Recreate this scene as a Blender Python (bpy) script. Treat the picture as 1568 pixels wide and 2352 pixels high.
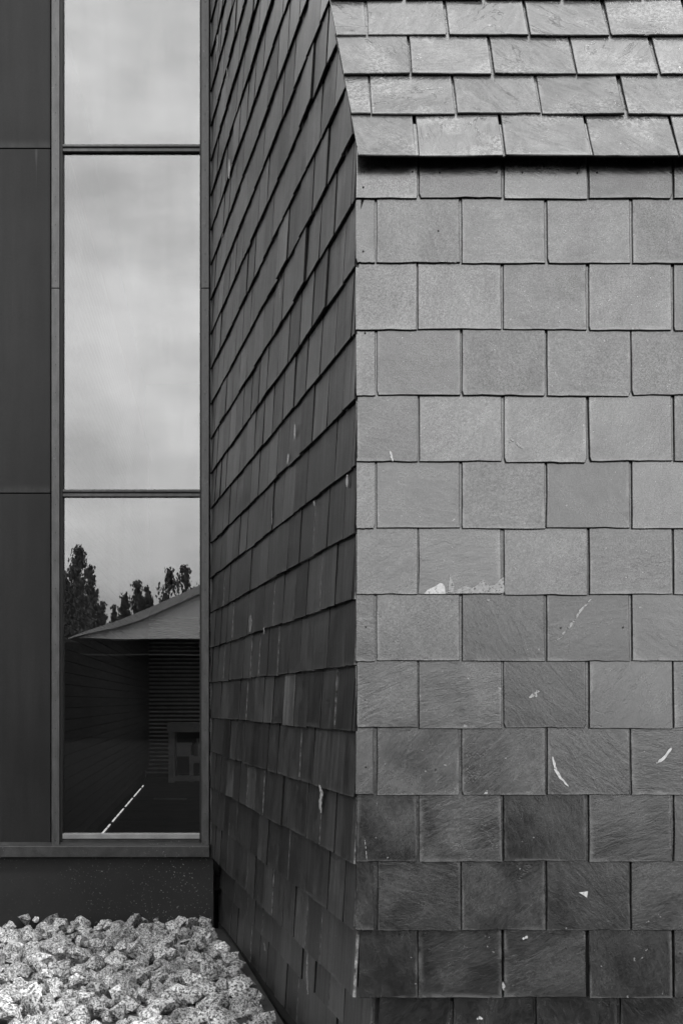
import bpy, bmesh, math, random
from mathutils import Vector, Matrix, noise
R = math.radians
random.seed(7)
sc = bpy.context.scene
col = sc.collection
for o in list(bpy.data.objects): bpy.data.objects.remove(o)

# ------------------------------------------------------------------ camera
F = 3267.0                       # focal length in units of a 1568 x 2352 picture (50 mm)
PX, PY = 640.0, 1611.0           # principal point (shifted lens) in the same units
CAMZ = 1.49
cam_d = bpy.data.cameras.new('camera'); cam = bpy.data.objects.new('camera', cam_d); col.objects.link(cam)
cam.location = (0, 0, CAMZ); cam.rotation_euler = (R(90), 0, 0)
cam_d.sensor_fit = 'VERTICAL'; cam_d.sensor_height = 36; cam_d.lens = F/2352*36
cam_d.shift_x = (784-PX)/2352; cam_d.shift_y = (PY-1176)/2352
cam_d.clip_end = 3000
sc.camera = cam

# ------------------------------------------------------------------ world, sun, exposure
SUN_EL, SUN_AZ = R(55), R(150)   # azimuth clockwise from +Y: behind the camera, slightly right
w = bpy.data.worlds.new('World'); sc.world = w; w.use_nodes = True
nt = w.node_tree; nt.nodes.clear()
def wn(t, **k):
    n = nt.nodes.new(t)
    for a, b in k.items(): setattr(n, a, b)
    return n
sky = wn('ShaderNodeTexSky', sky_type='NISHITA', sun_disc=False, sun_elevation=SUN_EL, sun_rotation=SUN_AZ)
bw = wn('ShaderNodeRGBToBW'); nt.links.new(sky.outputs[0], bw.inputs[0])
tc = wn('ShaderNodeTexCoord'); sep = wn('ShaderNodeSeparateXYZ'); nt.links.new(tc.outputs['Generated'], sep.inputs[0])
mp = wn('ShaderNodeMapping'); mp.inputs['Scale'].default_value = (1, 1, 2.2); mp.inputs['Location'].default_value = (3.1, 0.4, 1.9)
nt.links.new(tc.outputs['Generated'], mp.inputs[0])
cn = wn('ShaderNodeTexNoise'); cn.inputs['Scale'].default_value = 6.5; cn.inputs['Detail'].default_value = 7; cn.inputs['Roughness'].default_value = .5
nt.links.new(mp.outputs[0], cn.inputs[0])
cr = wn('ShaderNodeMapRange'); cr.inputs[1].default_value = .36; cr.inputs[2].default_value = .66; cr.inputs[3].default_value = 1.18; cr.inputs[4].default_value = .7
nt.links.new(cn.outputs[0], cr.inputs[0])
# overcast luminance rises from the horizon (CIE overcast sky)
cz = wn('ShaderNodeMapRange', interpolation_type='SMOOTHSTEP'); cz.inputs[1].default_value = -.02; cz.inputs[2].default_value = .28; cz.inputs[3].default_value = 4.8; cz.inputs[4].default_value = 9.0
nt.links.new(sep.outputs[2], cz.inputs[0])
mul = wn('ShaderNodeMath', operation='MULTIPLY'); nt.links.new(cr.outputs[0], mul.inputs[0]); nt.links.new(cz.outputs[0], mul.inputs[1])
mixs = wn('ShaderNodeMix'); mixs.data_type = 'FLOAT'; mixs.inputs[0].default_value = .85
nt.links.new(bw.outputs[0], mixs.inputs[2]); nt.links.new(mul.outputs[0], mixs.inputs[3])
bg = wn('ShaderNodeBackground'); bg.inputs[1].default_value = .12; nt.links.new(mixs.outputs[0], bg.inputs[0])
wo = wn('ShaderNodeOutputWorld'); nt.links.new(bg.outputs[0], wo.inputs[0])

sun_d = bpy.data.lights.new('sun', 'SUN'); sun_d.energy = 1.2; sun_d.angle = R(10); sun_d.color = (1, 1, 1)
sun = bpy.data.objects.new('sun', sun_d); col.objects.link(sun); sun.location = (-4, -6, 14)
sd = Vector((math.sin(SUN_AZ)*math.cos(SUN_EL), math.cos(SUN_AZ)*math.cos(SUN_EL), math.sin(SUN_EL)))
sun.rotation_euler = sd.to_track_quat('Z', 'Y').to_euler()
sc.view_settings.view_transform = 'Standard'; sc.view_settings.look = 'None'
sc.view_settings.gamma = 1; sc.view_settings.use_curve_mapping = False
sc.view_settings.exposure = 1.55
sc.render.engine = 'CYCLES'
sc.cycles.max_bounces = 8; sc.cycles.transparent_max_bounces = 12

# ------------------------------------------------------------------ helpers
def P(x, y, d):                  # picture point at depth d -> world point
    return Vector(((x-PX)/F*d, d, CAMZ+(PY-y)/F*d))
def proj(p): return (PX+p[0]/p[1]*F, PY-(p[2]-CAMZ)/p[1]*F)
def tag(o, label=None, cat=None, group=None, kind=None):
    for k, v in (('label', label), ('category', cat), ('group', group), ('kind', kind)):
        if v: o[k] = v
    return o
def link(o, parent=None):
    col.objects.link(o)
    if parent is not None:
        o.parent = parent
        if parent.type == 'EMPTY': o.matrix_parent_inverse = Matrix.Translation(-parent.location)
    return o
def mesh(name, verts, faces, mats, parent=None, smooth=False):
    m = bpy.data.meshes.new(name); m.from_pydata([tuple(v) for v in verts], [], faces); m.update()
    for a in (mats if isinstance(mats, list) else [mats]): m.materials.append(a)
    if smooth: m.polygons.foreach_set('use_smooth', [True]*len(m.polygons))
    return link(bpy.data.objects.new(name, m), parent)
def empty(name, loc, label, cat, group=None):
    e = bpy.data.objects.new(name, None); col.objects.link(e); e.location = loc
    return tag(e, label, cat, group)
class MB:
    def __init__(s): s.v = []; s.f = []
    def box(s, a, b):
        x0, y0, z0 = (min(a[i], b[i]) for i in range(3)); x1, y1, z1 = (max(a[i], b[i]) for i in range(3))
        n = len(s.v)
        s.v += [(x0,y0,z0),(x1,y0,z0),(x1,y1,z0),(x0,y1,z0),(x0,y0,z1),(x1,y0,z1),(x1,y1,z1),(x0,y1,z1)]
        s.f += [tuple(n+i for i in q) for q in ((3,2,1,0),(4,5,6,7),(0,1,5,4),(1,2,6,5),(2,3,7,6),(3,0,4,7))]
        return s
    def prism(s, poly, off):     # closed polygon extruded by off
        n = len(s.v); k = len(poly); off = Vector(off)
        s.v += [tuple(p) for p in poly]+[tuple(Vector(p)+off) for p in poly]
        s.f += [tuple(n+i for i in range(k)), tuple(n+k+i for i in reversed(range(k)))]
        s.f += [(n+(i+1) % k, n+i, n+k+i, n+k+(i+1) % k) for i in range(k)]
        return s
    def tube(s, pts, rad, seg=8):
        n0 = len(s.v)
        for i, p in enumerate(pts):
            p = Vector(p); a = Vector(pts[max(0, i-1)]); b = Vector(pts[min(len(pts)-1, i+1)])
            q = (b-a).to_track_quat('Z', 'Y')
            for j in range(seg):
                t = 2*math.pi*j/seg
                s.v.append(tuple(p+q @ Vector((math.cos(t)*rad[i], math.sin(t)*rad[i], 0))))
        for i in range(len(pts)-1):
            for j in range(seg):
                a = n0+i*seg+j; b = n0+i*seg+(j+1) % seg
                s.f.append((a, b, b+seg, a+seg))
        s.f.append(tuple(n0+j for j in reversed(range(seg)))); s.f.append(tuple(n0+(len(pts)-1)*seg+j for j in range(seg)))
        return s
    def build(s, name, mat, parent=None, smooth=False): return mesh(name, s.v, s.f, mat, parent, smooth)
def bevel(o, wd, seg=2):
    m = o.modifiers.new('bevel', 'BEVEL'); m.width = wd; m.segments = seg; m.limit_method = 'ANGLE'; m.angle_limit = R(40)
    return o

# ------------------------------------------------------------------ materials (a black and white picture: all greys)
class NB:
    def __init__(s, name):
        s.m = bpy.data.materials.new(name); s.m.use_nodes = True; s.t = s.m.node_tree; s.t.nodes.clear()
        s.out = s.n('ShaderNodeOutputMaterial')
    def n(s, t, **k):
        x = s.t.nodes.new(t)
        for a, b in k.items(): setattr(x, a, b)
        return x
    def l(s, a, b): s.t.links.new(a, b)
    def put(s, sock, v):
        if hasattr(v, 'is_output'): s.l(v, sock)
        else: sock.default_value = v
    def math(s, op, a, b=0.0, clamp=False):
        x = s.n('ShaderNodeMath', operation=op); x.use_clamp = clamp; s.put(x.inputs[0], a); s.put(x.inputs[1], b); return x.outputs[0]
    def noise(s, vec, scale, detail=4, rough=.5, dist=0):
        x = s.n('ShaderNodeTexNoise'); s.l(vec, x.inputs['Vector'])
        x.inputs['Scale'].default_value = scale; x.inputs['Detail'].default_value = detail; x.inputs['Roughness'].default_value = rough; x.inputs['Distortion'].default_value = dist
        return x.outputs[0]
    def rng(s, v, a, b, c, d, smooth=False):
        x = s.n('ShaderNodeMapRange'); x.interpolation_type = 'SMOOTHSTEP' if smooth else 'LINEAR'
        s.put(x.inputs[0], v)
        for i, q in enumerate((a, b, c, d)): s.put(x.inputs[i+1], q)
        return x.outputs[0]
    def mixf(s, f, a, b):
        x = s.n('ShaderNodeMix'); x.data_type = 'FLOAT'; s.put(x.inputs[0], f); s.put(x.inputs[2], a); s.put(x.inputs[3], b); return x.outputs[0]
    def map(s, vec, scale=(1,1,1), loc=(0,0,0)):
        x = s.n('ShaderNodeMapping'); s.l(vec, x.inputs[0]); x.inputs['Scale'].default_value = scale; x.inputs['Location'].default_value = loc; return x.outputs[0]
    def grey(s, v):
        x = s.n('ShaderNodeCombineColor'); [s.put(x.inputs[i], v) for i in range(3)]; return x.outputs[0]
    def bump(s, h, strength, dist, prev=None):
        x = s.n('ShaderNodeBump'); x.inputs['Strength'].default_value = strength; x.inputs['Distance'].default_value = dist; s.l(h, x.inputs['Height'])
        if prev is not None: s.l(prev, x.inputs['Normal'])
        return x.outputs[0]
    def principled(s, base, rough, normal=None, ior=1.5, metal=0.0):
        p = s.n('ShaderNodeBsdfPrincipled'); s.put(p.inputs['Base Color'], base if not isinstance(base, float) else (base, base, base, 1))
        s.put(p.inputs['Roughness'], rough); p.inputs['IOR'].default_value = ior; s.put(p.inputs['Metallic'], metal)
        if normal is not None: s.l(normal, p.inputs['Normal'])
        s.l(p.outputs[0], s.out.inputs[0]); return p

def slate_mat(name, lichen=0.0, edge=.5, ior=2.02, rough=.22, streak=0.0, rv=1.0, ck=.2):
    b = NB(name)
    tcn = b.n('ShaderNodeTexCoord'); oi = b.n('ShaderNodeObjectInfo'); uv = b.n('ShaderNodeUVMap')
    rnd = oi.outputs['Random']
    off = b.n('ShaderNodeCombineXYZ'); b.put(off.inputs[0], b.math('MULTIPLY', rnd, 57.)); b.put(off.inputs[1], b.math('MULTIPLY', rnd, 31.)); b.put(off.inputs[2], b.math('MULTIPLY', rnd, 83.))
    add = b.n('ShaderNodeVectorMath', operation='ADD'); b.l(tcn.outputs['Object'], add.inputs[0]); b.l(off.outputs[0], add.inputs[1])
    vr = b.n('ShaderNodeVectorRotate', rotation_type='Y_AXIS'); b.l(add.outputs[0], vr.inputs['Vector']); b.put(vr.inputs['Angle'], b.rng(rnd, 0, 1, -1.5, 1.5))
    vec = add.outputs[0]; rot = vr.outputs[0]
    big = b.noise(vec, 5.0, 5, .55, .6)
    grain = b.noise(b.map(rot, (38, 38, 92)), 1.0, 7, .7, .8)
    riven = b.noise(b.map(rot, (9, 9, 24)), 1.0, 5, .55, 1.4)
    fine = b.noise(vec, 230, 3, .7)
    rd = b.noise(b.map(rot, (3.5, 3.5, 10), (5, 2, 7)), 1.0, 5, .55, 1.2)
    crack = b.math('MULTIPLY', b.rng(b.math('ABSOLUTE', b.math('SUBTRACT', rd, .5)), .0, .010, 1, 0, True), b.rng(b.noise(vec, 6.5, 2, .5), .5, .62, 0, 1, True))
    # base tone: the slate's own tone (object colour) times mottling
    sepc = b.n('ShaderNodeSeparateColor'); b.l(oi.outputs['Color'], sepc.inputs[0])
    tone = b.math('MULTIPLY', sepc.outputs[0], b.rng(rnd, 0, 1, .9, 1.12))
    v = b.math('MULTIPLY', tone, b.rng(big, .3, .7, .8, 1.22))
    v = b.math('MULTIPLY', v, b.rng(grain, .3, .7, .92, 1.08))
    v = b.math('MULTIPLY', v, b.rng(fine, .35, .65, .72, 1.3))
    # pale weathered margins along sides and foot
    suv = b.n('ShaderNodeSeparateXYZ'); b.l(uv.outputs[0], suv.inputs[0])
    eu = b.math('MINIMUM', suv.outputs[0], b.math('SUBTRACT', 1.0, suv.outputs[0]))
    ed = b.math('MINIMUM', eu, b.math('MULTIPLY', suv.outputs[1], .8))
    en = b.noise(vec, 14, 4, .6)
    ew = b.rng(b.noise(vec, 3.1, 2, .5), .36, .64, .006, .09)
    em = b.rng(b.math('ADD', ed, b.math('MULTIPLY', b.math('SUBTRACT', en, .5), .03)), 0.0, ew, 1, 0, True)
    em = b.math('MULTIPLY', em, b.rng(en, .36, .58, .0, 1))
    v = b.mixf(b.math('MULTIPLY', em, edge), v, b.math('ADD', b.math('MULTIPLY', tone, 1.8), .10))
    if lichen > 0:
        ln = b.noise(vec, 85, 4, .62, .5); lm = b.noise(vec, 4.2, 3, .5)
        m = b.math('MULTIPLY', b.rng(ln, .47, .56, 0, 1, True), b.rng(lm, .48, .66, 0, 1, True))
        v = b.mixf(b.math('MULTIPLY', m, lichen), v, b.math('ADD', b.math('MULTIPLY', tone, 2.0), .11))
    if streak > 0:
        sn = b.noise(b.map(vec, (40, 40, 2.2)), 1.0, 3, .6)
        m = b.rng(sn, .55, .78, 0, 1, True); stv = b.math('MULTIPLY', b.rng(sn, .3, .7, .55, 1.4), b.rng(b.noise(b.map(vec, (90, 90, 5)), 1.0, 3, .6), .3, .7, .75, 1.25))
        v = b.mixf(b.math('MULTIPLY', m, streak), v, b.math('MULTIPLY', tone, 2.2))
    # tiny pale specks of grit
    sp = b.rng(b.noise(vec, 75, 1, .3), .79, .81, 0, 1)
    v = b.mixf(b.math('MULTIPLY', sp, .5), v, .22)
    rg = b.math('ADD', b.rng(big, .3, .7, rough-.05, rough+.07), b.rng(grain, .3, .7, -.04, .04))
    n1 = b.bump(riven, .17*rv, .003)
    n2 = b.bump(grain, .3, .001, n1)
    n3 = b.bump(b.math('SUBTRACT', 1.0, crack), .5*ck, .002, b.bump(fine, .3, .0004, n2))
    p = b.principled(b.grey(v), rg, n3, ior)
    sv = b.math('MULTIPLY', sepc.outputs[1], b.rng(rnd, 0, 1, .86, 1.08))
    sv = b.math('MULTIPLY', sv, b.rng(big, .3, .7, .88, 1.12)); sv = b.math('MULTIPLY', sv, b.rng(grain, .3, .7, .9, 1.1)); sv = b.math('MULTIPLY', sv, b.rng(fine, .35, .65, .72, 1.28))
    sv = b.math('MULTIPLY', sv, b.rng(riven, .35, .65, 1-.045*rv, 1+.045*rv))
    sv = b.math('MULTIPLY', sv, b.rng(crack, 0, 1, 1, 1-.55*ck))
    if streak > 0: sv = b.math('MULTIPLY', sv, stv)
    b.put(p.inputs['Specular IOR Level'], b.math('MULTIPLY', sv, .5))
    return b.m
def plain(name, base, rough=.5, nscale=8, var=.15, metal=0.0, ior=1.5, bumpd=.001, stretch=(1,1,1), fine=.1, spots=0.0):
    b = NB(name); tcn = b.n('ShaderNodeTexCoord'); vec = b.map(tcn.outputs['Object'], stretch)
    n = b.noise(vec, nscale, 5, .6); f = b.noise(tcn.outputs['Object'], 160, 3, .7)
    v = b.math('MULTIPLY', b.rng(n, .3, .7, base*(1-var), base*(1+var)), b.rng(f, .3, .7, 1-fine, 1+fine))
    if spots:
        s1 = b.rng(b.noise(tcn.outputs['Object'], 90, 2, .4), .68, .72, 0, 1); s2 = b.rng(b.noise(tcn.outputs['Object'], 2.2, 2, .5), .45, .62, .1, 1)
        v = b.mixf(b.math('MULTIPLY', b.math('MULTIPLY', s1, s2), spots), v, .35)
    b.principled(b.grey(v), b.rng(n, .3, .7, rough-.06, rough+.06), b.bump(f, .25, bumpd), ior, metal)
    return b.m

M = {}
M['slate_front'] = slate_mat('slate_front', 0, .6)
M['slate_roof'] = slate_mat('slate_roof', .5, .45, rv=4.5, ck=1.0)
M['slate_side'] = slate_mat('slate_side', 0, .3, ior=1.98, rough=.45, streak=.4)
M['slate_edge'] = plain('slate_cut_edge', .012, .85, 40, .5, ior=1.2)
M['slate_edge_chalky'] = plain('slate_chalky_edge', .11, .85, 45, .95, ior=1.2, fine=.5)
M['felt'] = plain('black_underlay', .02, .8)
def panel_mat():
    b = NB('dark_cladding_panel'); tcn = b.n('ShaderNodeTexCoord'); ob = tcn.outputs['Object']
    n = b.noise(b.map(ob, (6, 6, .5)), 3, 5, .6); f = b.noise(ob, 160, 3, .7); c = b.noise(ob, 1.3, 3, .5)
    v = b.math('MULTIPLY', b.rng(n, .3, .7, .017, .022), b.math('MULTIPLY', b.rng(f, .3, .7, .85, 1.15), b.rng(c, .3, .7, .82, 1.18)))
    sp = b.n('ShaderNodeSeparateXYZ'); b.l(ob, sp.inputs[0])
    # chalky wear along the folded edge above each joint, thin dried drips below it
    for py_ in (341, 1133):
        zj = CAMZ+(PY-py_)/F*9.635; d = b.math('SUBTRACT', sp.outputs[2], zj)
        m = b.math('MULTIPLY', b.rng(d, -.001, .0, 0, 1), b.rng(d, .015, .07, 1, 0, True)); m = b.math('MULTIPLY', m, b.rng(b.noise(b.map(ob, (25, 1, 6)), 1, 4, .6), .3, .7, .25, 1))
        v = b.mixf(b.math('MULTIPLY', m, .45), v, .06)
        dr = b.rng(b.noise(b.map(ob, (34, 34, .9)), 1, 2, .5), .70, .76, 0, 1); dm = b.math('MULTIPLY', dr, b.math('MULTIPLY', b.rng(d, -1.6, -.2, 0, .35), b.rng(d, -.001, .0, 1, 0)))
        v = b.mixf(dm, v, .09)
    b.principled(b.grey(v), b.rng(n, .3, .7, .36, .48), b.bump(f, .25, .001), 1.22); return b.m
M['panel'] = panel_mat()
M['batten'] = plain('weathered_metal_batten', .07, .45, 30, .3, metal=.35, fine=.2, stretch=(1, 1, .25), spots=.2)
M['gasket'] = plain('black_gasket', .006, .6)
M['edge_trim'] = plain('grey_edge_trim', .10, .5, 12, .2)
M['trim'] = plain('aluminium_trim', .3, .4, 12, .15, metal=.3)
M['sill'] = plain('weathered_sill', .045, .45, 18, .3, metal=.3, fine=.2, spots=.5)
M['plinth'] = plain('plinth_board', .022, .45, 3, .18, ior=1.35, spots=.6)
M['hole'] = plain('dark_nail', .008, .8)  # dark grey of the nail discs
def lime_mat(name, base, cut):
    b = NB(name); tcn = b.n('ShaderNodeTexCoord'); ob = tcn.outputs['Object']
    p = b.principled(b.grey(b.rng(b.noise(ob, 120, 3, .6), .3, .7, base*.7, base*1.2)), .7)
    tr = b.n('ShaderNodeBsdfTransparent'); mx = b.n('ShaderNodeMixShader')
    b.l(b.rng(b.noise(ob, 95, 4, .65), cut, cut+.12, 0, 1, True), mx.inputs[0]); b.l(tr.outputs[0], mx.inputs[1]); b.l(p.outputs[0], mx.inputs[2]); b.l(mx.outputs[0], b.out.inputs[0])
    return b.m
M['lime'] = lime_mat('white_lime_stain', .33, .34); M['pale_lime'] = lime_mat('pale_lime_stain', .22, .42)
M['scar'] = lime_mat('pale_broken_slate', .19, .36)
M['ground'] = plain('asphalt', .012, .95, 5, .2, bumpd=.004, ior=1.03)
M['soil'] = plain('gravel_base', .02, .9, 20, .4)
M['dark_board'] = plain('dark_interior_board', .016, .5, 4, .3, stretch=(.5, .5, 8), ior=1.2)
M['inner_dark'] = plain('dark_interior_paint', .008, .7, ior=1.1)
M['slat'] = plain('shutter_slat', .36, .5, 6, .12)
M['post'] = plain('pale_post', .3, .5, 6, .12)
M['inner_floor'] = plain('interior_floor', .016, .5, 3, .2, ior=1.2)
M['bench'] = plain('bench_wood', .4, .5, 8, .2)
M['opp_pale'] = plain('pale_gable_cladding', .55, .6, 1, .08)
M['opp_dark'] = plain('dark_wall_cladding', .012, .7, 1, .2, ior=1.05)
M['opp_roof'] = plain('sheet_roof', .3, .5, 1, .1)
M['bark'] = plain('bark', .06, .9, 12, .4)

def leaf_mat():
    b = NB('foliage'); tcn = b.n('ShaderNodeTexCoord'); v = b.rng(b.noise(tcn.outputs['Object'], 1.2, 3, .6), .3, .7, .03, .09)
    b.principled(b.grey(v), .6); return b.m
M['leaf'] = leaf_mat()
def glass_mat():
    b = NB('coated_window_glass'); tcn = b.n('ShaderNodeTexCoord'); ob = tcn.outputs['Object']
    lw = b.n('ShaderNodeLayerWeight'); lw.inputs['Blend'].default_value = .5
    sm = b.rng(b.noise(b.map(ob, (7, 7, .75)), 1.0, 2, .4, .5), .52, .535, 0, 1); sm2 = b.rng(b.noise(b.map(ob, (5, 5, .5), (9, 3, 4)), 1.0, 2, .4, .4), .55, .57, 0, 1)
    fac = b.math('ADD', b.math('ADD', b.math('MULTIPLY', sm, .004), b.math('MULTIPLY', sm2, .006), False), .172)
    fac = b.math('ADD', fac, b.math('MULTIPLY', b.math('POWER', lw.outputs['Facing'], 5.0), .85), True)
    nrm = b.bump(b.noise(b.map(ob, (1, 1, .6)), 2.0, 1, .4), .04, .012)
    gl = b.n('ShaderNodeBsdfGlossy'); gl.inputs['Roughness'].default_value = 0.0; b.l(nrm, gl.inputs['Normal'])
    tr = b.n('ShaderNodeBsdfTransparent'); tr.inputs[0].default_value = (.72, .72, .72, 1)
    df = b.n('ShaderNodeBsdfDiffuse'); df.inputs[0].default_value = (.6, .6, .6, 1)
    m1 = b.n('ShaderNodeMixShader'); b.l(fac, m1.inputs[0]); b.l(tr.outputs[0], m1.inputs[1]); b.l(gl.outputs[0], m1.inputs[2])
    # thin film of dust and dried wash marks
    d1 = b.rng(b.noise(b.map(ob, (9, 9, 1.1)), 1.0, 3, .5, .6), .45, .75, .0, .0015)
    d2 = b.math('MULTIPLY', b.rng(b.noise(ob, 130, 1, .3), .78, .79, 0, 1), .12)
    m2 = b.n('ShaderNodeMixShader'); b.l(b.math('ADD', d1, d2), m2.inputs[0]); b.l(m1.outputs[0], m2.inputs[1]); b.l(df.outputs[0], m2.inputs[2])
    b.l(m2.outputs[0], b.out.inputs[0]); return b.m
M['glass'] = glass_mat()
def stone_mat(name, k):
    b = NB(name); tcn = b.n('ShaderNodeTexCoord'); oi = b.n('ShaderNodeObjectInfo')
    add = b.n('ShaderNodeVectorMath', operation='ADD'); b.l(tcn.outputs['Object'], add.inputs[0])
    off = b.n('ShaderNodeCombineXYZ'); [b.put(off.inputs[i], b.math('MULTIPLY', oi.outputs['Random'], q)) for i, q in enumerate((37., 61., 17.))]
    b.l(off.outputs[0], add.inputs[1]); vec = add.outputs[0]
    n1 = b.noise(vec, 105*k, 3, .7, .5); n2 = b.noise(vec, 24*k, 3, .6)
    v = b.rng(n1, .415, .565, .07, .68)
    v = b.math('MULTIPLY', v, b.rng(n2, .3, .7, .6, 1.2)); v = b.math('MULTIPLY', v, b.rng(oi.outputs['Random'], 0, 1, .62, 1.2))
    b.principled(b.grey(v), .75, b.bump(n1, .2, .003/k, b.bump(n2, .35, .01/k))); return b.m
M['stone'] = stone_mat('speckled_granite', .115); M['stone_bed'] = stone_mat('speckled_granite_bed', 1.0)
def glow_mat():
    b = NB('daylight_glow_bar'); e = b.n('ShaderNodeEmission'); e.inputs[1].default_value = .55; b.l(e.outputs[0], b.out.inputs[0]); return b.m  # emission imitating daylight through gaps in the interior wall
M['slot_glow'] = glow_mat()

# ------------------------------------------------------------------ the setting
D0 = 5.03                        # depth of the slate front wall
TAN = (PX-120)/F                 # slant of the slate side wall
X0 = (818-PX)/F*D0               # the corner
YG = 9.67                        # plane of the window facade
E = .2350                        # course height
def sideX(y): return X0-(y-D0)*TAN
Zrow0 = P(0, 2292, D0).z         # foot of the lowest full course
ROOF = R(58); EAVE_Y = D0-.072; EAVE_Z = CAMZ+(PY-362)/F*EAVE_Y

g = mesh('ground', [(-600,-600,-.12),(600,-600,-.12),(600,600,-.12),(-600,600,-.12)], [(0,1,2,3)], M['ground']); tag(g, kind='structure')
gb = mesh('gravel_bed', [(-3.6,4.9,-.055),(sideX(4.9)-.01,4.9,-.055),(sideX(YG)+.1,YG+.02,-.055),(-3.6,YG+.02,-.055)], [(0,1,2,3)], M['soil']); tag(gb, kind='structure')

# ------------------------------------------------------------------ slate building
SL = empty('slate_building', (X0+.6, D0+.6, -.1), 'slate clad building with steep slate roof beside the tall window', 'building')
T = .0092; KT = T/E*1.18; LEN = .52
def slate_outline(wd, ln, seed, rag=1.0):
    r = random.Random(seed); pts = []
    nb = 7
    c0 = r.choice((0, 0, 0, 0, .003, .006))*rag; c1 = r.choice((0, 0, 0, 0, .003, .007))*rag
    pts.append((-wd/2+c0, r.uniform(0, .002)))
    for i in range(1, nb): pts.append((-wd/2+wd*(i+r.uniform(-.3, .3))/nb, r.choice((0, .001, .002, .003))*rag*r.random()))
    pts.append((wd/2-c1, r.uniform(0, .002)))
    pts.append((wd/2-r.uniform(0, .0015), c1+.01)); pts.append((wd/2-r.uniform(0, .003), E*r.uniform(.4, .7)))
    pts.append((wd/2-r.uniform(0, .002), ln)); pts.append((-wd/2+r.uniform(0, .002), ln))
    pts.append((-wd/2+r.uniform(0, .003), E*r.uniform(.4, .7))); pts.append((-wd/2+r.uniform(0, .0015), c0+.01))
    return pts
def clip(poly, a, b, c):         # keep a*u + b*v + c >= 0
    out = []
    for i in range(len(poly)):
        p, q = poly[i-1], poly[i]; dp = a*p[0]+b*p[1]+c; dq = a*q[0]+b*q[1]+c
        if (dp >= 0) != (dq >= 0):
            t = dp/(dp-dq); out.append((p[0]+(q[0]-p[0])*t, p[1]+(q[1]-p[1])*t))
        if dq >= 0: out.append(q)
    return out
def slate_geo(poly, wd, inset=.0024):
    k = len(poly); cu = sum(p[0] for p in poly)/k; cv = sum(p[1] for p in poly)/k
    v = []; f = []; uv = []
    for s in range(3):
        for (u, q) in poly:
            if s == 2:
                d = Vector((cu-u, cv-q)); L = d.length or 1
                u += d.x/L*inset; q += d.y/L*inset
            v.append((u, -(0, T*.72, T)[s], q)); uv.append(((u+wd/2)/wd, q/E))
    f.append(tuple(range(2*k, 3*k)))
    for s in (0, 1):
        for i in range(k):
            j = (i+1) % k; f.append((s*k+i, s*k+j, (s+1)*k+j, (s+1)*k+i))
    f.append(tuple(reversed(range(k))))
    return v, f, uv
def slate_mesh(name, geos, mat, edge=None):
    v = []; f = []; uv = []
    for a, b, c in geos:
        n = len(v); v += a; f += [tuple(n+i for i in q) for q in b]; uv += c
    m = bpy.data.meshes.new(name); m.from_pydata(v, [], f); m.update(); m.materials.append(mat)
    if edge:
        m.materials.append(edge); p0 = 0
        for a, b, c in geos:
            k = len(a)//3
            for i in range(p0+1, p0+1+k): m.polygons[i].material_index = 1
            if mat.name == 'slate_side':
                for i in range(p0+1+k, p0+1+2*k): m.polygons[i].material_index = 1
            p0 += len(b)
    l = m.uv_layers.new(name='UVMap')
    for lp in m.loops: l.data[lp.index].uv = uv[lp.vertex_index]
    return m
_cache = {}
def std_mesh(wd, k, mat, edge):
    ins = .0009 if mat.name == 'slate_side' else .0024
    key = (round(wd, 4), k, mat.name, edge.name)
    if key not in _cache: _cache[key] = slate_mesh('slate', [slate_geo(slate_outline(wd, LEN, k*13+int(wd*1000)), wd, ins)], mat, edge)
    return _cache[key]
rs = random.Random(3)
def lay(parent, origin, U, V, N, u0, u1, v, mat, tone, clips=(), jit=1.0, lift=0.0, edge=None):
    """one slate spanning u0..u1 with its foot at v on the plane origin + u U + v V; clips are (a,b,c) in plane coordinates"""
    wd = u1-u0; uc = (u0+u1)/2; edge = edge or M['slate_edge']
    rot = rs.gauss(0, .0035)*jit; du = rs.gauss(0, .0012)*jit; dv = rs.gauss(0, .0014)*jit
    tilt = KT*(1+rs.uniform(-.1, .25)); lf = LEN*KT+abs(rs.gauss(0, .0012))*jit+lift; tw = rs.gauss(0, .009)*(jit > 1.2)
    # local frame: x = U, y = -N, z = V, tilted so that the head tucks in
    Vt = (V-N*tilt).normalized(); Nt = (N+V*tilt).normalized()
    Ur = (U*math.cos(rot)+Vt*math.sin(rot)).normalized(); Vr = (Vt*math.cos(rot)-U*math.sin(rot)).normalized()
    Yr = -Nt
    Ur, Yr = (Ur*math.cos(tw)+Yr*math.sin(tw)).normalized(), (Yr*math.cos(tw)-Ur*math.sin(tw)).normalized()
    loc = origin+U*(uc+du)+V*(v+dv)+N*lf
    mw = Matrix(((Ur.x, Yr.x, Vr.x, loc.x), (Ur.y, Yr.y, Vr.y, loc.y), (Ur.z, Yr.z, Vr.z, loc.z), (0, 0, 0, 1)))
    need = None
    for (a, b_, c) in clips:
        vals = [a*(uc+x)+b_*(v+y)+c for x in (-wd/2, wd/2) for y in (0, LEN)]
        if max(vals) <= .004: return None
        if min(vals) < 0: need = True
    if need:
        poly = slate_outline(wd, LEN, rs.randint(0, 9999))
        for (a, b_, c) in clips:
            poly = clip(poly, a, b_, a*uc+b_*v+c)
            if len(poly) < 3: return None
        geo = slate_geo(poly, wd, .0009 if mat.name == 'slate_side' else .0024); me = None
    else:
        geo = None; me = std_mesh(wd, rs.randint(0, 11), mat, edge)
    return dict(parent=parent, mw=mw, geo=geo, mesh=me, mat=mat, edge=edge, tone=tone, wd=wd, c=loc+V*E/2)
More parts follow.
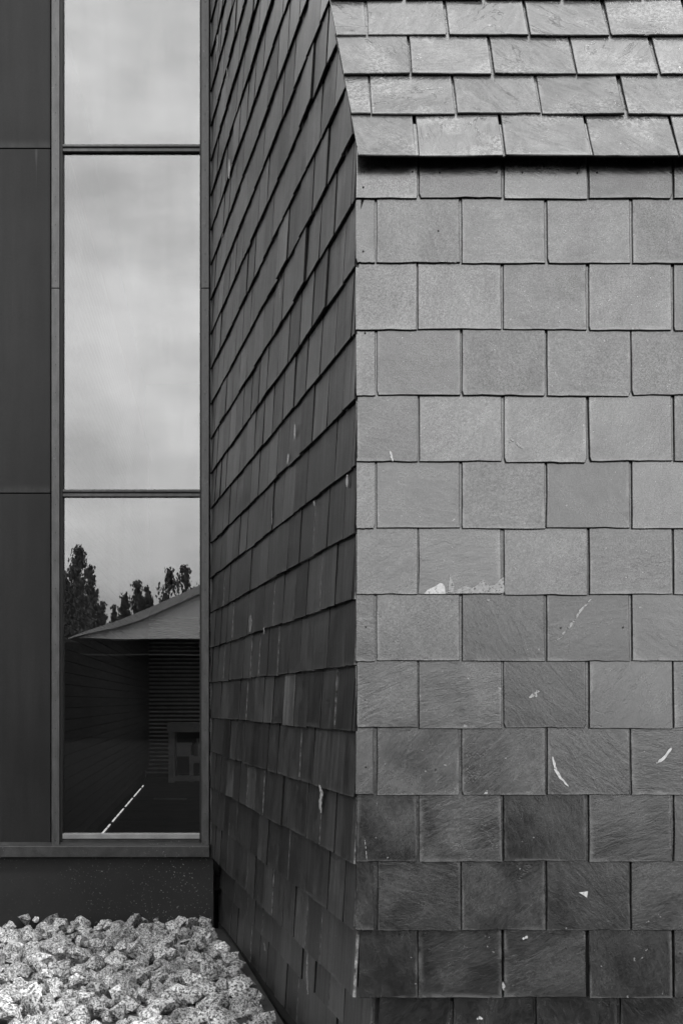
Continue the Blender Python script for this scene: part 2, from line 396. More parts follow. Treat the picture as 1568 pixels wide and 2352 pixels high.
def emit(s):
    me = s['mesh'] or slate_mesh('slate', [s['geo']], s['mat'], s['edge'])
    o = bpy.data.objects.new('slate', me); col.objects.link(o); o.parent = s['parent']; o.matrix_basis = s['mw']
    t = s['tone']; o.color = (t, s.get('spec', 1), t, 1)
    return o
def emit_stuff(ss, name, parent, mat, tone):
    geos = []
    for s in ss:
        geo = s['geo'] or slate_geo(slate_outline(s['wd'], LEN, rs.randint(0, 999)), s['wd'])
        geos.append(([tuple(s['mw'] @ Vector(p)) for p in geo[0]], geo[1], geo[2]))
    o = bpy.data.objects.new(name, slate_mesh(name, geos, mat, M['slate_edge'])); col.objects.link(o); o.parent = parent; o.color = (tone, 1, tone, 1)
    o['kind'] = 'stuff'; return o

XR = 3.35                        # right end of what is built of the front
TOPY = D0+5.2
def roofz(y): return EAVE_Z+(y-EAVE_Y)*math.tan(ROOF)
IN = .052                        # the base course stands back
# backing of the walls
b = MB(); zt = roofz(D0)-.06
b.box((X0+.05, D0+.031, Zrow0), (XR, D0+.16, zt)); b.box((X0+IN+.05, D0+IN+.032, -.12), (XR, D0+.16, Zrow0-.003))
front = b.build('front_wall', M['felt'], SL)
b = MB()
pl = [Vector((sideX(D0)+.04, D0+.03, Zrow0)), Vector((sideX(YG+.3)+.04, YG+.3, Zrow0)), Vector((sideX(YG+.3)+.04, YG+.3, roofz(YG+.3)-.1)), Vector((sideX(D0)+.04, D0+.03, zt))]
b.prism(pl, (.11, .018, 0))
pl = [Vector((sideX(D0)+IN+.04, D0+IN+.03, -.12)), Vector((sideX(YG+.3)+IN+.04, YG+.3, -.12)), Vector((sideX(YG+.3)+IN+.04, YG+.3, Zrow0-.003)), Vector((sideX(D0)+IN+.04, D0+IN+.03, Zrow0-.003))]
b.prism(pl, (.06, .01, 0))
side = b.build('side_wall', M['felt'], SL)
su = Vector((0, math.cos(ROOF), math.sin(ROOF))); sn = Vector((0, -math.sin(ROOF), math.cos(ROOF)))
b = MB(); RL = 9.4
def roofpt(s, x, off=0.0): return Vector((x, EAVE_Y, EAVE_Z))+su*s+sn*off
def vergeX(s): return sideX(EAVE_Y+s*math.cos(ROOF))
b.prism([roofpt(.09, vergeX(.09)+.03, -.031), roofpt(.09, XR, -.031), roofpt(RL, XR, -.031), roofpt(RL, vergeX(RL)+.03, -.031)], -sn*.03)
roof = b.build('roof', M['felt'], SL)

# front slates
U, V, N = Vector((1,0,0)), Vector((0,0,1)), Vector((0,-1,0))
rows = [2292-153.0*i for i in range(13)]
rows = [2292, 2137, 1980, 1827, 1673, 1520, 1366, 1214, 1061, 909, 759, 606, 456]
tone_f = {  # (row, column) tones read off the picture where a slate stands out
 (2,0): .62, (2,1): 1.15, (2,2): .7, (2,3): .95, (3,1): .95, (3,2): .95, (4,2): .8, (5,2): .9, (5,3): .75, (0,3): .85, (1,1): .8, (1,2): .8, (1,3): .8,
 (6,1): 1.1, (7,3): .95, (8,2): .98, (9,2): .98, (8,1): 1.08, (12,0): 1.2, (12,1): 1.1, (12,2): 1.3, (12,3): .9, (11,1): 1.1}
FT = .008
org = Vector((0, D0+.028, 0))
for i, py in enumerate(rows):
    zf = P(0, py, D0).z
    j0 = (X0+(863-818)/F*D0) if i % 2 == 1 else (X0+(959-818)/F*D0)
    xs = [X0-.002]+[j0+.3003*n for n in range(12)]
    if i == 0: xs[0] = X0+.006
    for n in range(len(xs)-1):
        if xs[n] > XR-.1: break
        gp = rs.uniform(.0036, .0078)
        u0 = xs[n]+(gp/2 if n else 0); u1 = min(xs[n+1], XR)-gp/2-(.004 if (i in (1, 3) and n == 0) else 0)
        tf = FT*tone_f.get((i, n), rs.uniform(.9, 1.1))
        s = lay(front, org, U, V, N, u0, u1, zf, M['slate_front'], tf, clips=((0, -1, roofz(D0)-.03),), lift=(.004 if i == 1 and n < 2 else 0))
        if s:
            s['spec'] = tone_f.get((i, n), 1.0)**.6; emit(s)
# base courses, set back
orgb = Vector((0, D0+IN+.028, 0))
for i in range(2):
    zf = Zrow0+.02-E*(i+1)
    xs = [X0+.057]+[X0+.057+.287+.3*n-.15*i for n in range(12)]
    for n in range(len(xs)-1):
        if xs[n] > XR-.1: break
        s = lay(front, orgb, U, V, N, xs[n]+.004, xs[n+1]-.004, zf, M['slate_front'], FT*rs.uniform(.75, 1), clips=((0, -1, Zrow0-.006),), lift=-.014)
        if s: emit(s)
# roof slates
rorg = Vector((0, EAVE_Y, EAVE_Z))-sn*.026; kv = math.cos(ROOF)*TAN
RT = .034
ssr = []
for i in range(12):
    j0 = .482 if i % 2 == 0 else .330
    s0 = i*E*.995
    xs = [vergeX(s0+.3)-.2]+[j0+.3035*n for n in range(-1 if i > 3 else 0, 12)]
    if i > 3: xs = [x for x in xs if x > vergeX(s0)-.3]
    for n in range(len(xs)-1):
        if xs[n] > XR-.1: break
        gp = rs.uniform(.004, .012)
        s = lay(roof, rorg, U, su, sn, xs[n]+gp/2, min(xs[n+1], XR+.02)-gp/2, s0, M['slate_roof'], RT*rs.uniform(.88, 1.12),
                clips=((1, kv, -(X0-(EAVE_Y-D0)*TAN)+.008),), jit=1.6)
        if s:
            s['spec'] = .62*rs.uniform(.9, 1.1)
            if i < 7: emit(s)
            else: ssr.append(s)
emit_stuff(ssr, 'upper_slates', roof, M['slate_roof'], RT)
# doubled eave slates under the first course
for n in range(12):
    x0 = X0-.005 if n == 0 else .33+.3035*(n-1)+.004
    x1 = .33+.3035*n-.004
    if x0 > XR-.1: break
    s = lay(roof, rorg, U, su, sn, x0, x1, .012, M['slate_roof'], RT*.7, clips=((1, kv, -(X0-(EAVE_Y-D0)*TAN)+.004), (0, -1, .2)), lift=-.0105)
    if s: emit(s)

# side slates: u runs from the corner back along the wall
th = math.atan(TAN); US = Vector((-math.sin(th), math.cos(th), 0)); NS = Vector((-math.cos(th), -math.sin(th), 0)); UR = -US  # seen from outside, right is toward the corner
sorg = Vector((X0, D0, 0)); sorg_b = sorg; SW = .3095
LW = (YG-.03-D0)/math.cos(th)
cand = []
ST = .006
T = .011; KT = T/E*1.18
tanv = math.tan(ROOF)*math.cos(th)
for i in range(-2, 30):
    base = i < 0
    zf = Zrow0+E*i+(.02 if base else 0)
    o_ = sorg-NS*(.034+(IN if base else 0))
    st = (.05 if i % 2 == 0 else .205)+rs.uniform(-.008, .008)
    k = 0
    xs = [.006]+[st+SW*q for q in range(17)]
    for n in range(len(xs)-1):
        a, c_ = xs[n], min(xs[n+1], LW)
        if a > LW-.015: break
        gp = rs.uniform(.006, .012)
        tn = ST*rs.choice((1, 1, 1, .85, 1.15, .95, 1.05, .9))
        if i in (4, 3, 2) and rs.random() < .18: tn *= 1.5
        # in the U' = UR frame: u' = -u
        clips = [(tanv, -1, roofz(D0)-.012)] if not base else [(0, -1, Zrow0-.006)]
        clips = [(-q[0], q[1], q[2]) for q in clips]
        lf = 0.0 if not base else -.014
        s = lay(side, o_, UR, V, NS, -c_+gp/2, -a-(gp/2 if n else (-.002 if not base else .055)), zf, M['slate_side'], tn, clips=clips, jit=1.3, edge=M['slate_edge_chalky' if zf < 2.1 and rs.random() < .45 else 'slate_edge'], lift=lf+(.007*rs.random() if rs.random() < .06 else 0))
        if s:
            vis = False
            for dv in (0, E):
                for dd in (-.15, .15):
                    px, py = proj(s['c']+US*dd+V*(dv-E/2))
                    if -20 < px < 1590 and -10 < py < 2360: vis = True
            s['spec'] = rs.choice((1, 1, .9, 1.2, .75, .55, 1.4, .85))*(1.7 if tn > ST*1.3 else 1)
            cand.append((vis, -(1/s['c'].y), s))
vis = sorted([c for c in cand if c[0]], key=lambda c: c[1])
print('side slates in view', len(vis), 'of', len(cand))
for c in vis[:300]: emit(c[2])
emit_stuff([c[2] for c in vis[300:]]+[c[2] for c in cand if not c[0]], 'distant_slates', side, M['slate_side'], ST)

T = .0092; KT = T/E*1.18
# nail heads, lime marks
disc_v = [(0, -.0012, 0)]+[(.0036*math.cos(2*math.pi*i/8), 0, .0036*math.sin(2*math.pi*i/8)) for i in range(8)]
disc_f = [(0, i+1, (i+1) % 8+1) for i in range(8)]
nail_m = bpy.data.meshes.new('nail'); nail_m.from_pydata(disc_v, [], disc_f); nail_m.materials.append(M['hole'])
def front_off(py):
    z = P(0, py, D0).z; foot = [P(0, q, D0).z for q in rows]
    fz = max([q for q in foot if q <= z+.0001] or [foot[0]])
    return (LEN-(z-fz))*KT+T+.0035
def on_front(px, py, extra=0.0):
    o = front_off(py)+extra-.028; d = D0-o
    return P(px, py, d)
for (px, py) in ((834, 430), (834, 577), (838, 765), (1006, 530), (840, 1440), (1287, 1442), (1430, 1441), (838, 1608), (840, 1762), (1000, 1768), (838, 2108), (890, 2102), (862, 2180), (985, 2181), (1300, 2178), (1137, 2180), (1403, 2190), (1562, 2190), (947, 394), (836, 393), (1009, 396), (1140, 395), (1199, 396), (1325, 397), (1370, 396), (1540, 396), (1600, 1442), (838, 2030)):
    if py == 2030: continue
    o = bpy.data.objects.new('nail', nail_m); col.objects.link(o); o.parent = front; o.location = on_front(px, py, -.001)
def streak(path, wd, mat, name, parent, mapf, seed, thick=.0008):
    r = random.Random(seed); Lp = []; Rp = []
    pts = []
    for i in range(len(path)-1):
        for q in range(4):
            t = q/4; pts.append((path[i][0]*(1-t)+path[i+1][0]*t, path[i][1]*(1-t)+path[i+1][1]*t))
    pts.append(path[-1]); n = len(pts)
    for i, p in enumerate(pts):
        a = pts[max(0, i-1)]; c = pts[min(n-1, i+1)]; d = Vector((c[0]-a[0], c[1]-a[1])).normalized(); nn = Vector((-d.y, d.x))
        ww = wd*(.15+.85*math.sin(math.pi*(i+.6)/(n+.2))**.7)
        l = ww*r.uniform(.3, 1); q = ww*r.uniform(.3, 1)
        Lp.append((p[0]+nn.x*l, p[1]+nn.y*l)); Rp.append((p[0]-nn.x*q, p[1]-nn.y*q))
    v = [mapf(*p) for p in Lp]+[mapf(*p) for p in Rp]; cam_p = Vector((0, 0, CAMZ))
    v2 = [p+(cam_p-p).normalized()*thick for p in v]
    f = [(i, i+1, n+i+1, n+i) for i in range(n-1)]
    f += [tuple(2*n+k for k in reversed(q)) for q in f]
    return mesh(name, v+v2, f, mat, parent)
def on_side(px, py):
    s = 698.0/(px-120); y = D0*s
    # step out to the slate face
    o = .008
    p = P(px, py, y); d = -(p-sorg).dot(NS)+o
    ray = (p-Vector((0, 0, CAMZ))); t = d/ray.dot(NS)
    return p+ray*t
k = 0
for path, wd, m in (
    ([(1268,1738),(1273,1760),(1281,1780),(1304,1806)], 5, 'lime'), ([(1506,1753),(1522,1742),(1541,1718)], 5, 'lime'), ([(1272,1478),(1300,1448),(1330,1405),(1356,1376)], 4, 'pale_lime'),
  ([(1214,1602),(1228,1595),(1236,1586)], 8, 'pale_lime'), ([(895,1036),(899,1048),(902,1060)], 3, 'lime'), ([(1172,1008),(1185,1018),(1200,1030)], 4, 'pale_lime'), ([(1166,1022),(1172,1012)], 4, 'pale_lime'),
  ([(1200,2158),(1210,2150)], 5, 'lime'), ([(1095,2342),(1100,2337),(1108,2340)], 5, 'lime'), ([(1155,2255),(1156,2275)], 5, 'pale_lime'), ([(1120,1817),(1112,1824)], 5, 'pale_lime'),
  ([(838,1930),(842,1975)], 1.5, 'pale_lime'), ([(1010,600),(1048,602)], 2, 'pale_lime')):
    k += 1; streak(path, wd, M[m], 'lime_mark', front, on_front, k)
for m, poly in (('lime', [(973,1364),(981,1355),(990,1351),(1000,1346),(1010,1339),(1017,1341),(1021,1349),(1022,1364)]), ('scar', [(1028,1360),(1030,1338),(1033,1318),(1036,1328),(1043,1344),(1040,1362)]),
  ('scar', [(1044,1363),(1052,1353),(1068,1346),(1083,1351),(1097,1343),(1108,1332),(1114,1335),(1122,1346),(1135,1344),(1148,1331),(1156,1326),(1158,1362)]), ('lime', [(1328,2050),(1349,2047),(1347,2062),(1340,2057)])):
    n = len(poly); pv = [on_front(*q) for q in poly]; mesh('lime_mark', pv+[q+Vector((0, -.0008, 0)) for q in pv], [tuple(range(n)), tuple(range(n, 2*n))], M[m], front)
for path, wd, m in (
  ([(733,1803),(738,1820),(735,1845),(737,1868)], 5, 'lime'), ([(577,1412),(576,1430),(574,1452)], 5, 'pale_lime'), ([(677,975),(676,1008)], 2.5, 'lime'), ([(663,1042),(660,1066)], 2.5, 'lime'), ([(797,1090),(796,1118)], 4, 'lime'),
  ([(527,366),(526,410)], 3, 'lime'), ([(500,80),(497,124)], 3, 'pale_lime'), ([(521,155),(522,178)], 2, 'pale_lime'), ([(624,1170),(625,1205)], 2, 'pale_lime'), ([(721,1150),(722,1162)], 2.5, 'lime'), ([(545,2192),(549,2212)], 2.5, 'lime'),
  ([(706,2190),(704,2230),(707,2285)], 3, 'pale_lime'), ([(606,2165),(609,2185)], 2, 'pale_lime'), ([(606,1440),(606,1456)], 1.6, 'lime'), ([(512,535),(509,560)], 1.6, 'pale_lime'), ([(642,650),(642,690)], 2, 'pale_lime')):
    k += 1; streak(path, wd, M[m], 'lime_mark', side, on_side, k)

# ------------------------------------------------------------------ window facade
WB = empty('window_facade', (P(60, 0, YG).x, YG, -.1), 'dark panelled building with a tall three pane window above gravel', 'building')
def bxp(name, x0, y0, x1, y1, d0, d1, mat, bev=.0015, parent=None, ref=None):   # box from picture bounds on the plane d0 back to depth d1
    r_ = ref or d0; a = P(x0, y1, r_); c = P(x1, y0, r_)
    o = MB().box((a.x, d0, a.z), (c.x, d1, c.z)).build(name, mat, parent or WB)
    return bevel(o, bev) if bev else o
FX = -1800                       # picture x of the facade's left end
TOPP = -170
# cladding panels in columns running away to the left, joints at the photo's heights
cols_ = [(-119, 116.5), (-355, -122), (-591, -358), (-827, -594), (-1063, -830)]
for (a, c) in cols_:
    for (y0, y1) in ((-170, 339.5), (342.5, 1131.5), (1134.5, 1938)):
        bxp('cladding_panel', a, y0, c, y1, YG-.035, YG-.02, M['panel'], .0012)
bk = MB(); a = P(-1100, 1940, YG); c = P(139, TOPP, YG); bk.box((a.x, YG-.012, a.z), (c.x, YG+.10, c.z))
bk.build('wall_core', M['felt'], WB)
bb = MB(); a = P(483, 1940, YG); c = P(600, TOPP, YG); bb.box((a.x, YG+.02, a.z), (c.x+.5, YG+.25, c.z)); bb.build('wall_return', M['felt'], WB)
screw_v = [(0, -.002, 0)]+[(.004*math.cos(2*math.pi*i/8), 0, .004*math.sin(2*math.pi*i/8)) for i in range(8)]
screw_m = bpy.data.meshes.new('screw'); screw_m.from_pydata(screw_v, [], disc_f); screw_m.materials.append(M['gasket'])
for (xt, wdt, off) in ((131, 18, 0), (470.5, 17, 3)):
    for (y0, y1) in ((TOPP, 661), (663, 1944)):
        # the left batten leans a hair in the picture: build it straight
        bt = bxp('batten', xt-wdt/2-3 if xt < 200 else xt-wdt/2+1, y0, xt+wdt/2-3 if xt < 200 else xt+wdt/2+1, y1, YG-.075, YG-.036, M['batten'], .002)
        for q in range(-10, 31):
            yy = 66+64.3*q+off
            if y0+8 < yy < y1-8:
                o = bpy.data.objects.new('screw', screw_m); col.objects.link(o); o.parent = bt
                pt = P(xt-3 if xt < 200 else xt+1, yy, YG-.075); o.location = (pt.x, YG-.0752, pt.z)
    # gasket channel behind the batten
    gx = (134.5, 144) if xt < 200 else (459, 481)
    bxp('gasket', gx[0], TOPP, gx[1], 1932, YG-.036, YG+.06, M['gasket'], 0)
# panes, transoms, beads
for (y0, y1) in ((TOPP, 340), (340, 1132), (1132, 1916)):
    g_ = bxp('glass_pane', 143, y0+1, 461, y1-1, YG+.012, YG+.02, M['glass'], 0)
for yt in (331, 1124):
    tb = bxp('transom', 143, yt, 460.5, yt+5.5, YG-.03, YG+.010, M['batten'], .002)
    bxp('gasket', 143, yt+5.6, 460.5, yt+9.5, YG-.018, YG+.010, M['gasket'], 0, tb)
    bxp('glazing_bead', 143, yt+9.6, 460.5, yt+16.5, YG-.022, YG+.010, M['batten'], .002, tb)
bxp('glazing_bead', 139, 1915, 459, 1927, YG-.03, YG+.010, M['trim'], .003)
bxp('bottom_rail', 139, 1927.5, 459, 1945, YG-.02, YG+.06, M['sill'], .002)
b = MB()
zt_, zf_, zb_ = P(0, 1938, YG-.1).z, P(0, 1944, YG-.1).z, P(0, 1969, YG-.1).z
xl, xr = P(-1100, 0, YG-.1).x, P(481, 0, YG-.1).x
b.prism([(xl, YG-.036, zt_+.006), (xl, YG-.10, zf_), (xl, YG-.10, zb_), (xl, YG-.085, zb_), (xl, YG-.04, zb_+.03)], (xr-xl, 0, 0))
bevel(b.build('sill', M['sill'], WB), .003)
bxp('plinth', -1100, 1967, 491, 2200, YG-.03, YG+.1, M['plinth'], .003)
bxp('edge_trim', 483.2, 435, 486.6, 1940, YG-.055, YG-.02, M['edge_trim'], .001); bxp('edge_trim', 483.2, TOPP, 486.6, 433, YG-.055, YG-.02, M['edge_trim'], .001)

# unseen lower wing added on the left to shade the slate side wall
wx = P(-1100, 0, YG).x
MB().box((wx-.03, -4.5, -.12), (wx-3.5, YG-.04, 3.95)).build('shade_wing_core', M['felt'], WB)
for i in range(10):
    for (z0, z1) in ((.0, 1.93), (1.94, 3.93)):
        y0 = -4.5+1.412*i; bevel(MB().box((wx-.028, y0+.004, z0), (wx-.012, y0+1.408, z1)).build('cladding_panel', M['panel'], WB), .0012)  # panels dressing the added shading wing
MB().box((wx+.02, -4.54, 3.952), (wx-3.54, YG-.04, 4.05)).build('shade_wing_coping', M['sill'], WB)
# interior seen through the lower pane
FZ = .29; YB = 22.5
def ilx(y): return P(148, 0, YG).x-.02-(y-YG)*((PX-495)/F)
b = MB(); b.box((ilx(YG)-1.6, YG+.12, FZ-.1), (1.8, YB, FZ)); b.build('interior_floor', M['inner_floor'], WB)
b = MB(); b.box((ilx(YB)-1.4, YB, FZ), (1.8, YB+.15, 6.5)); b.box((1.8, YG+.25, FZ), (1.95, 18.6, 6.5)); b.box((1.8, 18.6, FZ), (1.95, YB+.15, 1.2)); b.box((1.8, 18.6, 3.0), (1.95, YB+.15, 6.5)); b.build('interior_back_wall', M['inner_dark'], WB)  # opening in the right wall, added out of view to light the shutter
b = MB(); zc = 6.5; b.box((-4.2, YG+.1, zc), (1.95, YB+.15, zc+.1))
b.build('interior_ceiling', M['inner_dark'], WB)
b = MB(); b.prism([(ilx(YG+.1)-.06, YG+.1, FZ), (ilx(YB)-.06, YB, FZ), (ilx(YB)-.06, YB, zc), (ilx(YG+.1)-.06, YG+.1, zc)], (-.1, 0, 0))
lw = b.build('interior_side_wall', M['inner_dark'], WB)
bm_ = MB(); bm_.prism([(ilx(YG+.12), YG+.12, 0), (ilx(YB), YB, 0), (ilx(YB), YB, .078), (ilx(YG+.12), YG+.12, .078)], (-.03, 0, 0))
brd = bm_.build('board', M['dark_board'], lw); brd.location.z = FZ+.16
for i in range(1, 60):
    o = brd.copy(); col.objects.link(o); o.parent = lw; o.location.z = FZ+.16+.083*i
sx0 = P(336, 0, YB).x; sx1 = 1.2
sh = MB().box((sx0-.05, YB-.05, FZ), (sx0, YB-.002, 2.9)).build('shutter_frame', M['post'], WB)
sl_ = MB().prism([(sx0+.002, YB-.03, 0), (sx0+.002, YB-.045, .012), (sx0+.002, YB-.03, .032), (sx0+.002, YB-.004, .032), (sx0+.002, YB-.004, 0)], (sx1-sx0, 0, 0)).build('slat', M['slat'], sh)
sl_.location.z = FZ+.06
for i in range(1, 39):
    o = sl_.copy(); col.objects.link(o); o.parent = sh; o.location.z = FZ+.06+.064*i
# glowing bars that imitate daylight gaps along the foot of the side wall
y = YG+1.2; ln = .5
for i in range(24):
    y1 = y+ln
    o = MB().prism([(ilx(y)+.02, y, FZ+.004), (ilx(y1)+.02, y1, FZ+.004), (ilx(y1)+.02, y1, FZ+.012), (ilx(y)+.02, y, FZ+.012)], (.013, 0, 0)).build('daylight_glow_bar', M['slot_glow'], lw)
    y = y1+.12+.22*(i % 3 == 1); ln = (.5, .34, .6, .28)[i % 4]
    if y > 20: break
MB().box((P(352, 0, 17.3).x, 17.28, FZ+.002), (P(428, 0, 17.3).x, 17.36, FZ+.02)).build('floor_strip', M['post'], WB)
# workbench in the room
bd = 21.0; bx0, bx1 = P(387, 0, bd).x, P(387, 0, bd).x+1.5; zt2 = P(0, 1660, bd).z
wb = empty('workbench', (bx0+.7, bd+.3, FZ), 'pale wooden workbench standing in the dark room behind the glass', 'workbench')
bevel(MB().box((bx0-.02, bd, zt2-.14), (bx1, bd+.6, zt2)).build('bench_top', M['bench'], wb), .005)
for xx in (bx0, bx1-.1):
    for yy in (bd+.01, bd+.51): MB().box((xx, yy, FZ), (xx+.085, yy+.08, zt2-.141)).build('leg', M['bench'], wb)
MB().box((bx0+.086, bd+.02, FZ+.02), (bx1-.101, bd+.09, FZ+.1)).build('rail', M['bench'], wb)
MB().box((bx0+.087, bd+.56, FZ+.11), (bx1-.101, bd+.585, zt2-.142)).build('dark_recess_sheet', M['gasket'], wb)  # black sheet added so the recess under the bench top looks dark
shz = P(0, 1738, bd).z
MB().box((bx0+.3, bd+.1, shz-.1), (bx1-.12, bd+.5, shz)).build('shelf', M['bench'], wb)
MB().box((bx0+.3, bd+.14, FZ+.0), (bx0+.36, bd+.2, shz-.101)).build('shelf_leg', M['bench'], wb)
bt = MB(); cx = P(452, 0, bd).x
bt.tube([(cx, bd+.2, shz), (cx, bd+.2, shz+.16), (cx, bd+.2, shz+.2), (cx, bd+.2, shz+.21), (cx, bd+.2, shz+.26)], [.055, .055, .03, .02, .018], 12)
bto = bt.build('bottle', M['post'], None, True); tag(bto, 'squat bottle with a narrow neck on the shelf of the workbench', 'bottle')
cr_ = empty('storage_box', (P(421, 0, bd).x, bd+.2, shz), 'small ribbed box beside the bottle on the workbench shelf', 'box')
cx = P(421, 0, bd).x
MB().box((cx-.1, bd+.12, shz), (cx+.1, bd+.3, shz+.17)).build('body', M['bench'], cr_); MB().box((cx-.11, bd+.11, shz+.1702), (cx+.11, bd+.31, shz+.2)).build('lid', M['bench'], cr_)

# ------------------------------------------------------------------ what the glass mirrors: the building opposite and trees behind it
DV = 60.0; OY = 2*YG-DV
OB = empty('gabled_building', (1, OY-6, -.12), 'gabled building with pale gable over dark walls mirrored in the glass', 'building')
def OP(x, y, dv=DV): p = P(x, y, dv); return Vector((p.x, 2*YG-dv, p.z))
e0 = OP(160, 1466); e1 = OP(462, 1338); sl = (e1.z-e0.z)/(e1.x-e0.x); ax = 1.2; az = e0.z+sl*(ax-e0.x); rx = 2*ax-e0.x
MB().prism([(e0.x+.4, OY, e0.z), (rx-.4, OY, e0.z), (ax, OY, az-.55)], (0, -.3, 0)).build('gable', M['opp_pale'], OB)
MB().box((e0.x+.8, OY-.9, -.12), (rx-.8, OY-16, e0.z-.02)).build('wall', M['opp_dark'], OB)
MB().box((e0.x+.45, OY-.05, e0.z-.7), (rx-.45, OY-.9, e0.z-.66)).build('canopy_rail', M['bark'], OB)
MB().box((e0.x-7, OY-2, -.12), (e0.x+.79, OY-10, e0.z-.1)).build('side_wing', M['opp_dark'], OB)
for s in (1, -1):
    q = e0.x if s == 1 else rx
    b = MB(); N_ = 10; top = []; bot = []
    for i in range(N_+1):
        t = i/N_; x = q+(ax-q)*t; z = e0.z+(az-e0.z)*t-.25*math.sin(math.pi*t)*(1-t)
        top.append((x, OY+.35, z)); bot.append((x, OY+.35, z-.36*min(1, .12+t*3)))
    b.prism(top+bot[::-1], (0, -17, 0)); b.build('roof_slope', M['opp_roof'], OB)
for i, xx in enumerate((-6, -2.2, 4.6, 8.4)):
    MB().box((xx, OY-.86, 1.0), (xx+1.6, OY-.9+.001, 2.9)).build('window', M['inner_dark'], OB)
def tree(x, ytop, wd, dv, seed, label, conifer=True, n=2600):
    r = random.Random(seed); base = OP(x, 1700, dv); top = OP(x, ytop, dv).z; h = top+.12; rad = wd/F*dv/2*(2.5 if conifer else 1.5)
    e = empty('conifer_tree' if conifer else 'birch_tree', (base.x, base.y, -.12), label, 'tree', 'trees behind the gabled building')
    bx, by = base.x, base.y
    tr = MB(); tr.tube([(bx, by, -.12), (bx+.05, by, h*.4), (bx, by, h*.93)], [.2, .13, .02], 8)
    tips = []; nbr = 90; prongs = [(0, 0, 1.0)]+[(r.uniform(-.45, .45)*rad, r.uniform(-.3, .3)*rad, r.uniform(.7, .93)) for _ in range(3 if conifer else 4)]
    for (ox, oy, hs) in prongs:
        hh = h*hs
        tr.tube([(bx, by, hh*.35), (bx+ox*.7, by+oy*.7, hh*.65), (bx+ox, by+oy, hh*.97)], [.07, .05, .012], 5)
        for i in range(nbr):
            t = .12+.88*i/nbr; a = r.random()*6.28; k1 = max(0, min(1, (t-.35)/.3))
            prof = ((1-t)**.72+.02) if conifer else math.sin(math.pi*min(1, .2+.78*t))**.8
            rr = rad*prof*r.uniform(.4, 1.12)*(.75 if ox else 1)
            c0_ = Vector((bx+ox*k1, by+oy*k1, hh*t)); p = c0_+Vector((math.cos(a)*rr, math.sin(a)*rr, (.25 if conifer else .7)*rr)); tips.append((c0_, p, rr))
            if i % 6 == 0: tr.tube([tuple(c0_), tuple(p)], [.03, .008], 4)
    tr.build('trunk', M['bark'], e)
    v = []; f = []
    for i in range(int(n*2.6)):
        a, p, rr = r.choice(tips); t = r.random()**.5*1.05; q = a.lerp(p, t)+Vector((r.gauss(0, .06*rad), r.gauss(0, .06*rad), r.gauss(0, .05*rad)))
        q.z -= abs(r.gauss(0, .18 if conifer else .45))*rad*.6*t
        s = r.uniform(.035, .08); d1 = Vector((r.gauss(0, 1), r.gauss(0, 1), r.gauss(0, .4))).normalized()*s; d2 = Vector((r.gauss(0, .35), r.gauss(0, .35), -1.6)).normalized()*s*2.2
        k_ = len(v); v += [q-d1, q-d2*.5, q+d1, q+d2]; f.append((k_, k_+1, k_+2, k_+3))
    mesh('crown', v, f, M['leaf'], e)
tree(176, 1258, 80, 76, 1, 'tallest tree mirrored in the glass left of the gable', True, 7000)
tree(208, 1300, 50, 78, 2, 'slender tree leaning on the tallest mirrored tree', True, 4200)
tree(238, 1386, 44, 80, 3, 'low bushy tree showing above the foot of the gable roof', True, 2600)
tree(262, 1392, 46, 80, 4, 'small round tree between two pointed trees above the roof', False, 2600)
tree(290, 1384, 34, 81, 10, 'low pointed tree filling the gap before the larger spruce', True, 2200)
tree(316, 1340, 52, 79, 5, 'pointed spruce rising above the middle of the roof slope', True, 3400)
tree(338, 1350, 28, 82, 6, 'thin pointed spruce next to the larger spruce over the roof', True, 2000)
tree(388, 1308, 66, 78, 7, 'birch with drooping twigs between the spruces and a fuller birch', False, 3600)
tree(426, 1302, 70, 78, 8, 'fuller birch next to the window batten above the higher roof slope', False, 4200)
tree(148, 1345, 44, 79, 9, 'leafy tree partly hidden behind the window batten', True, 2600)

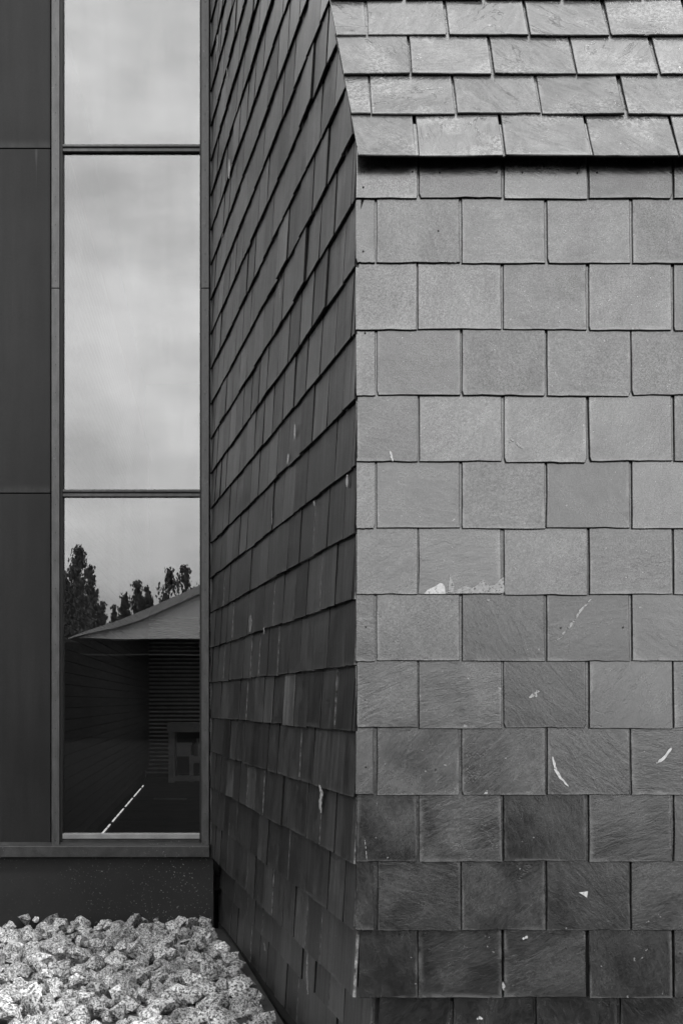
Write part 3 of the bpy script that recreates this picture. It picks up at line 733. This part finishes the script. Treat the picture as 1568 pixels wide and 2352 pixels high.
# ------------------------------------------------------------------ gravel
def stone_mesh(seed):
    r = random.Random(seed); bm = bmesh.new(); sx, sy, sz = r.uniform(.8, 1.25), r.uniform(.7, 1.05), r.uniform(.55, .85)
    for i in range(15):
        d = Vector((r.gauss(0, 1), r.gauss(0, 1), r.gauss(0, 1))).normalized(); m = max(abs(d.x), abs(d.y), abs(d.z)); d = d*(.72+.28/m)*r.uniform(.72, 1.0)
        bm.verts.new((d.x*sx*.5, d.y*sy*.5, d.z*sz*.5))
    res = bmesh.ops.convex_hull(bm, input=bm.verts)
    bmesh.ops.delete(bm, geom=[q for q in res['geom_interior'] if isinstance(q, bmesh.types.BMVert)], context='VERTS')
    bmesh.ops.dissolve_limit(bm, angle_limit=R(9), verts=bm.verts, edges=bm.edges)
    m = bpy.data.meshes.new('stone'); bm.to_mesh(m); bm.free(); m.materials.append(M['stone']); return m
SM = [stone_mesh(100+i) for i in range(18)]
rg = random.Random(21); stones = []
def near(p): return p.y
for layer, (sp, z0, keep) in enumerate(((.092, -.05, 1), (.102, .0, .66))):
    y = 5.3
    while y < YG-.05:
        x = -3.4+rg.random()*sp
        while True:
            px, py_ = x+rg.uniform(-.4, .4)*sp, y+rg.uniform(-.4, .4)*sp
            lim = sideX(py_)-.01
            if x > lim+.1: break
            if px < lim and rg.random() < keep:
                s = rg.choice((.065, .085, .10, .12, .145, .18))*(.95 if layer else 1)
                q = Vector((min(px, lim-s*.3), min(py_, YG-.035-s*.45), z0+rg.uniform(-.03, .022)))
                rot = (rg.uniform(-.9, .9), rg.uniform(-.9, .9), rg.random()*6.28)
                stones.append((q, s, rot, rg.randrange(18)))
            x += sp
        y += sp
def inview(q):
    px, py_ = proj(q); return -30 < px < 700 and py_ < 2375
vs = sorted([s for s in stones if inview(s[0]) and s[0].z > -.02], key=lambda s: -s[1]/s[0].y)
ids = set(id(s) for s in vs[:300])
for s in vs[:300]:
    o = bpy.data.objects.new('stone', SM[s[3]]); col.objects.link(o); o.parent = gb; o.location = s[0]; o.rotation_euler = s[2]; o.scale = (s[1],)*3
from mathutils import Euler
v = []; f = []
for s in stones:
    if id(s) in ids: continue
    m = SM[s[3]]; mw = Matrix.Translation(s[0]) @ Euler(s[2]).to_matrix().to_4x4() @ Matrix.Scale(s[1], 4); n = len(v)
    v += [mw @ q.co for q in m.vertices]; f += [tuple(n+i for i in p.vertices) for p in m.polygons]
o = mesh('gravel', v, f, M['stone_bed'], gb); o['kind'] = 'stuff'
print('stones', len(stones), 'in view', len(vs))
